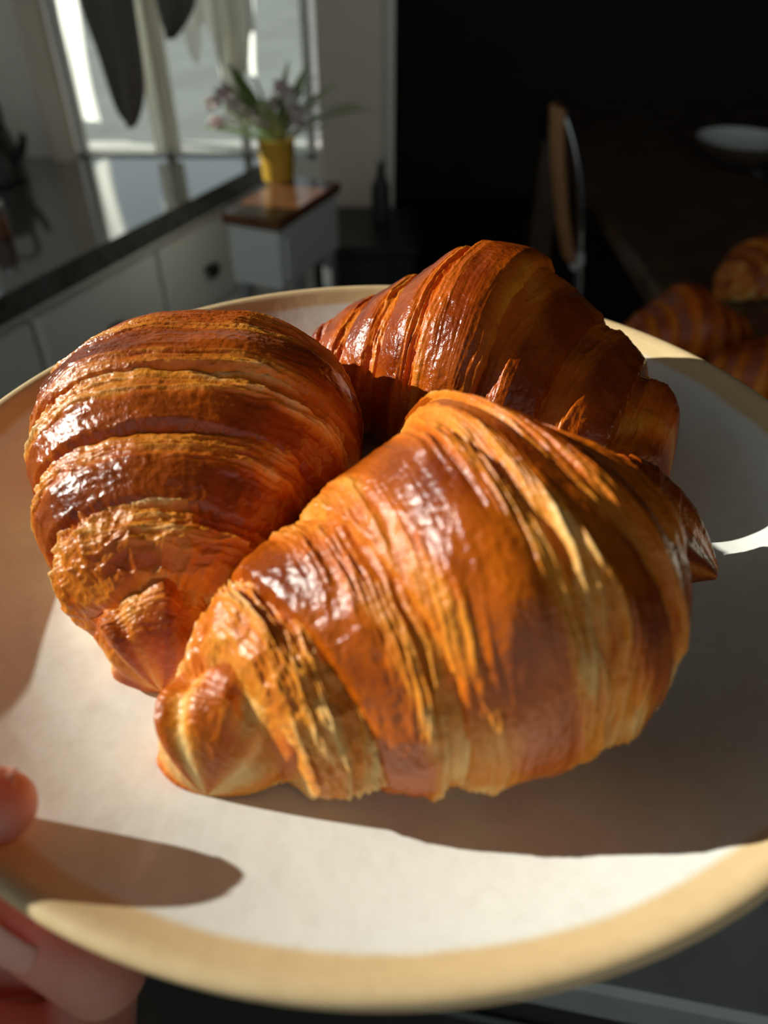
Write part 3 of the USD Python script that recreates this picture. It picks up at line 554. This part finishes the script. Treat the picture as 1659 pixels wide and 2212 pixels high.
TZ = 0.90
dt = thing('dining_table', 'large dark wooden table on the right behind the plate', 'table', (1.0, 1.15, 0))
obj('table_top', box(-.63, .80, -.74, .72, TZ - .035, TZ, .006), 'dark_wood', dt)
for sx in (-.60, .72):
    for sy in (-.66, .64): obj('leg', box(sx - .03, sx + .03, sy - .03, sy + .03, 0, TZ - .035, .004), 'dark_wood', dt)
bp = at_z(1592, 352, TZ)
bw = thing('bowl', 'shallow white bowl with a brown outside on the dark table at the right edge', 'bowl', bp)
R_ = .088
obj('body', lathe([(0.0003, .004), (R_ * .4, .004), (R_ * .45, 0), (R_ * .52, 0), (R_ * .6, .008), (R_ * .92, .030), (R_, .044), (R_ * .985, .0455)], 64), 'bowl_brown', bw, True)
obj('inside', lathe([(R_ * .985, .0455), (R_ * .95, .043), (R_ * .86, .034), (R_ * .55, .016), (0.0003, .013)], 64), 'porcelain', bw, True)
s0_ = at_z(1640, 388, TZ); s1_ = at_z(1672, 452, TZ)
spn = thing('spoon', 'steel spoon lying on the dark table in front of the white bowl', 'spoon', (*s0_[:2], TZ + .004))
dd = (s1_ - s0_)
obj('handle', tube([V(0, 0, .002), dd * .5 + V(0, 0, .006), dd * 1.3 + V(0, 0, .002)], [.005, .003, .004], 10, 16), 'chrome', spn, True)
sb = trimesh.creation.icosphere(3, 1.0); sb.apply_scale([.016, .022, .005]); sb.apply_translation(-dd / np.linalg.norm(dd) * .02 + V(0, 0, .003))
obj('spoon_bowl', sb, 'chrome', spn, True)

# chair beside the table, its curved back seen edge-on
cy_ = 1.10
def cp(px, py, dy=0.0): return at_y(px, py, cy_ + dy)
c0 = cp(1225, 640); c0 = V(c0[0], cy_, 0)
ch = thing('dining_chair', 'wooden chair with a curved back and steel posts beside the dark table', 'chair', c0)
def ribbon(pts, w, th):
    c = curve_smooth(pts, 30); g = np.stack([c + V(0, k, 0) for k in np.linspace(-w, w, 9)], 1); bow = (np.linspace(-1, 1, 9) ** 2)[None, :]
    g[..., 0] += .012 * bow; return sheet(g - c0, th)
obj('backrest', ribbon([cp(1196, 228), cp(1194, 300), cp(1200, 400), cp(1208, 480), cp(1222, 556)], .024, .010), 'chair_wood', ch, True)
for k, dx in enumerate((0, 1)):
    obj('back_post', tube([p - c0 for p in (cp(1212, 235, .06 * dx), cp(1240, 330, .06 * dx), cp(1254, 440, .06 * dx), cp(1250, 545, .06 * dx), cp(1246, 660, .06 * dx), V(c0[0] + .012, cy_ + .06 * dx, .60))], .0085, 12, 40), 'chair_wood' if k else 'chrome', ch, True)
obj('knuckle', lathe([(0.0003, -.016), (.010, -.014), (.014, 0), (.010, .014), (0.0003, .016)], 24, cp(1246, 562) - c0), 'porcelain', ch, True)
obj('seat', rel(box(c0[0] - .13, c0[0] + .02, cy_ - .12, cy_ + .18, .575, .60, .008), c0), 'dark_wood', ch)
for sx in (-.115, 0):
    for sy in (-.10, .16): obj('leg', tube([V(sx, sy, .58), V(sx + (.02 if sx else -.0), sy, 0)], .010, 10), 'dark_wood', ch, True)

# more croissants in the shade on the dark table: copies with their parts
def copy_of(src, label, loc, rotz, scale, group):
    was = src.GetCustomData(); x = UsdGeom.Xform.Define(stage, numbered('/World', src.GetName().split('_')[0]))
    p = x.GetPrim(); p.GetReferences().AddInternalReference(src.GetPath())
    x.ClearXformOpOrder()
    x.AddTranslateOp().Set(Gf.Vec3d(*map(float, loc))); x.AddRotateZOp().Set(float(rotz)); x.AddScaleOp(opSuffix='size').Set(Gf.Vec3f(scale, scale, scale))
    data(p, label, was['category'], group); p.SetInstanceable(True); return p
G2 = 'spare croissants in the shade'
copy_of(back, 'shaded brown croissant on the dark table, largest of three behind the plate', at_z(1470, 745, TZ), 12, 1.15, G2)
copy_of(left, 'shaded croissant at the right edge, farther back on the dark table', at_z(1640, 622, TZ), 30, 1.1, G2)
copy_of(back, 'shaded croissant at the right edge, close behind the rim of the plate', at_z(1668, 850, TZ), 160, 1.1, G2)

# hob under the plate at the lower right
h0 = at_z(1240, 2130, .88); h1 = at_z(1659, 2214, .88)
hd = (h1 - h0)[:2] / np.linalg.norm((h1 - h0)[:2]); hn = np.array([-hd[1], hd[0]])
hb = thing('hob', 'grey steel cooker top below the plate at the lower right', 'cooker', (*h0[:2], 0), math.degrees(math.atan2(hd[1], hd[0])))
obj('top', box(-.30, .45, 0, .34, .84, .88, .004), 'grey_steel', hb); obj('front', box(-.295, .445, .012, .33, 0, .84, .003), 'black_metal', hb)
obj('oven_door', box(-.28, .43, .006, .014, .15, .78, .003), 'black_metal', hb)
pcn = h0[:2] + hd * .165 + hn * .155
pn = thing('frying_pan', 'black frying pan on the grey cooker top', 'pan', (*pcn, .88))
obj('body', lathe([(0.0003, 0), (.095, 0), (.105, .006), (.122, .04), (.124, .042), (.121, .041), (.102, .009), (0.0003, .005)], 64), 'black_metal', pn, True)
obj('handle', tube([V(.118, .0, .034), V(.2, .02, .05), V(.30, .04, .055)], [.010, .009, .011], 12, 16), 'black_metal', pn, True)
obj('rivet', lathe([(0.0003, .008), (.005, .006), (.006, 0), (0.0003, -.001)], 16, (.105, .03, .040)), 'chrome', pn, True)
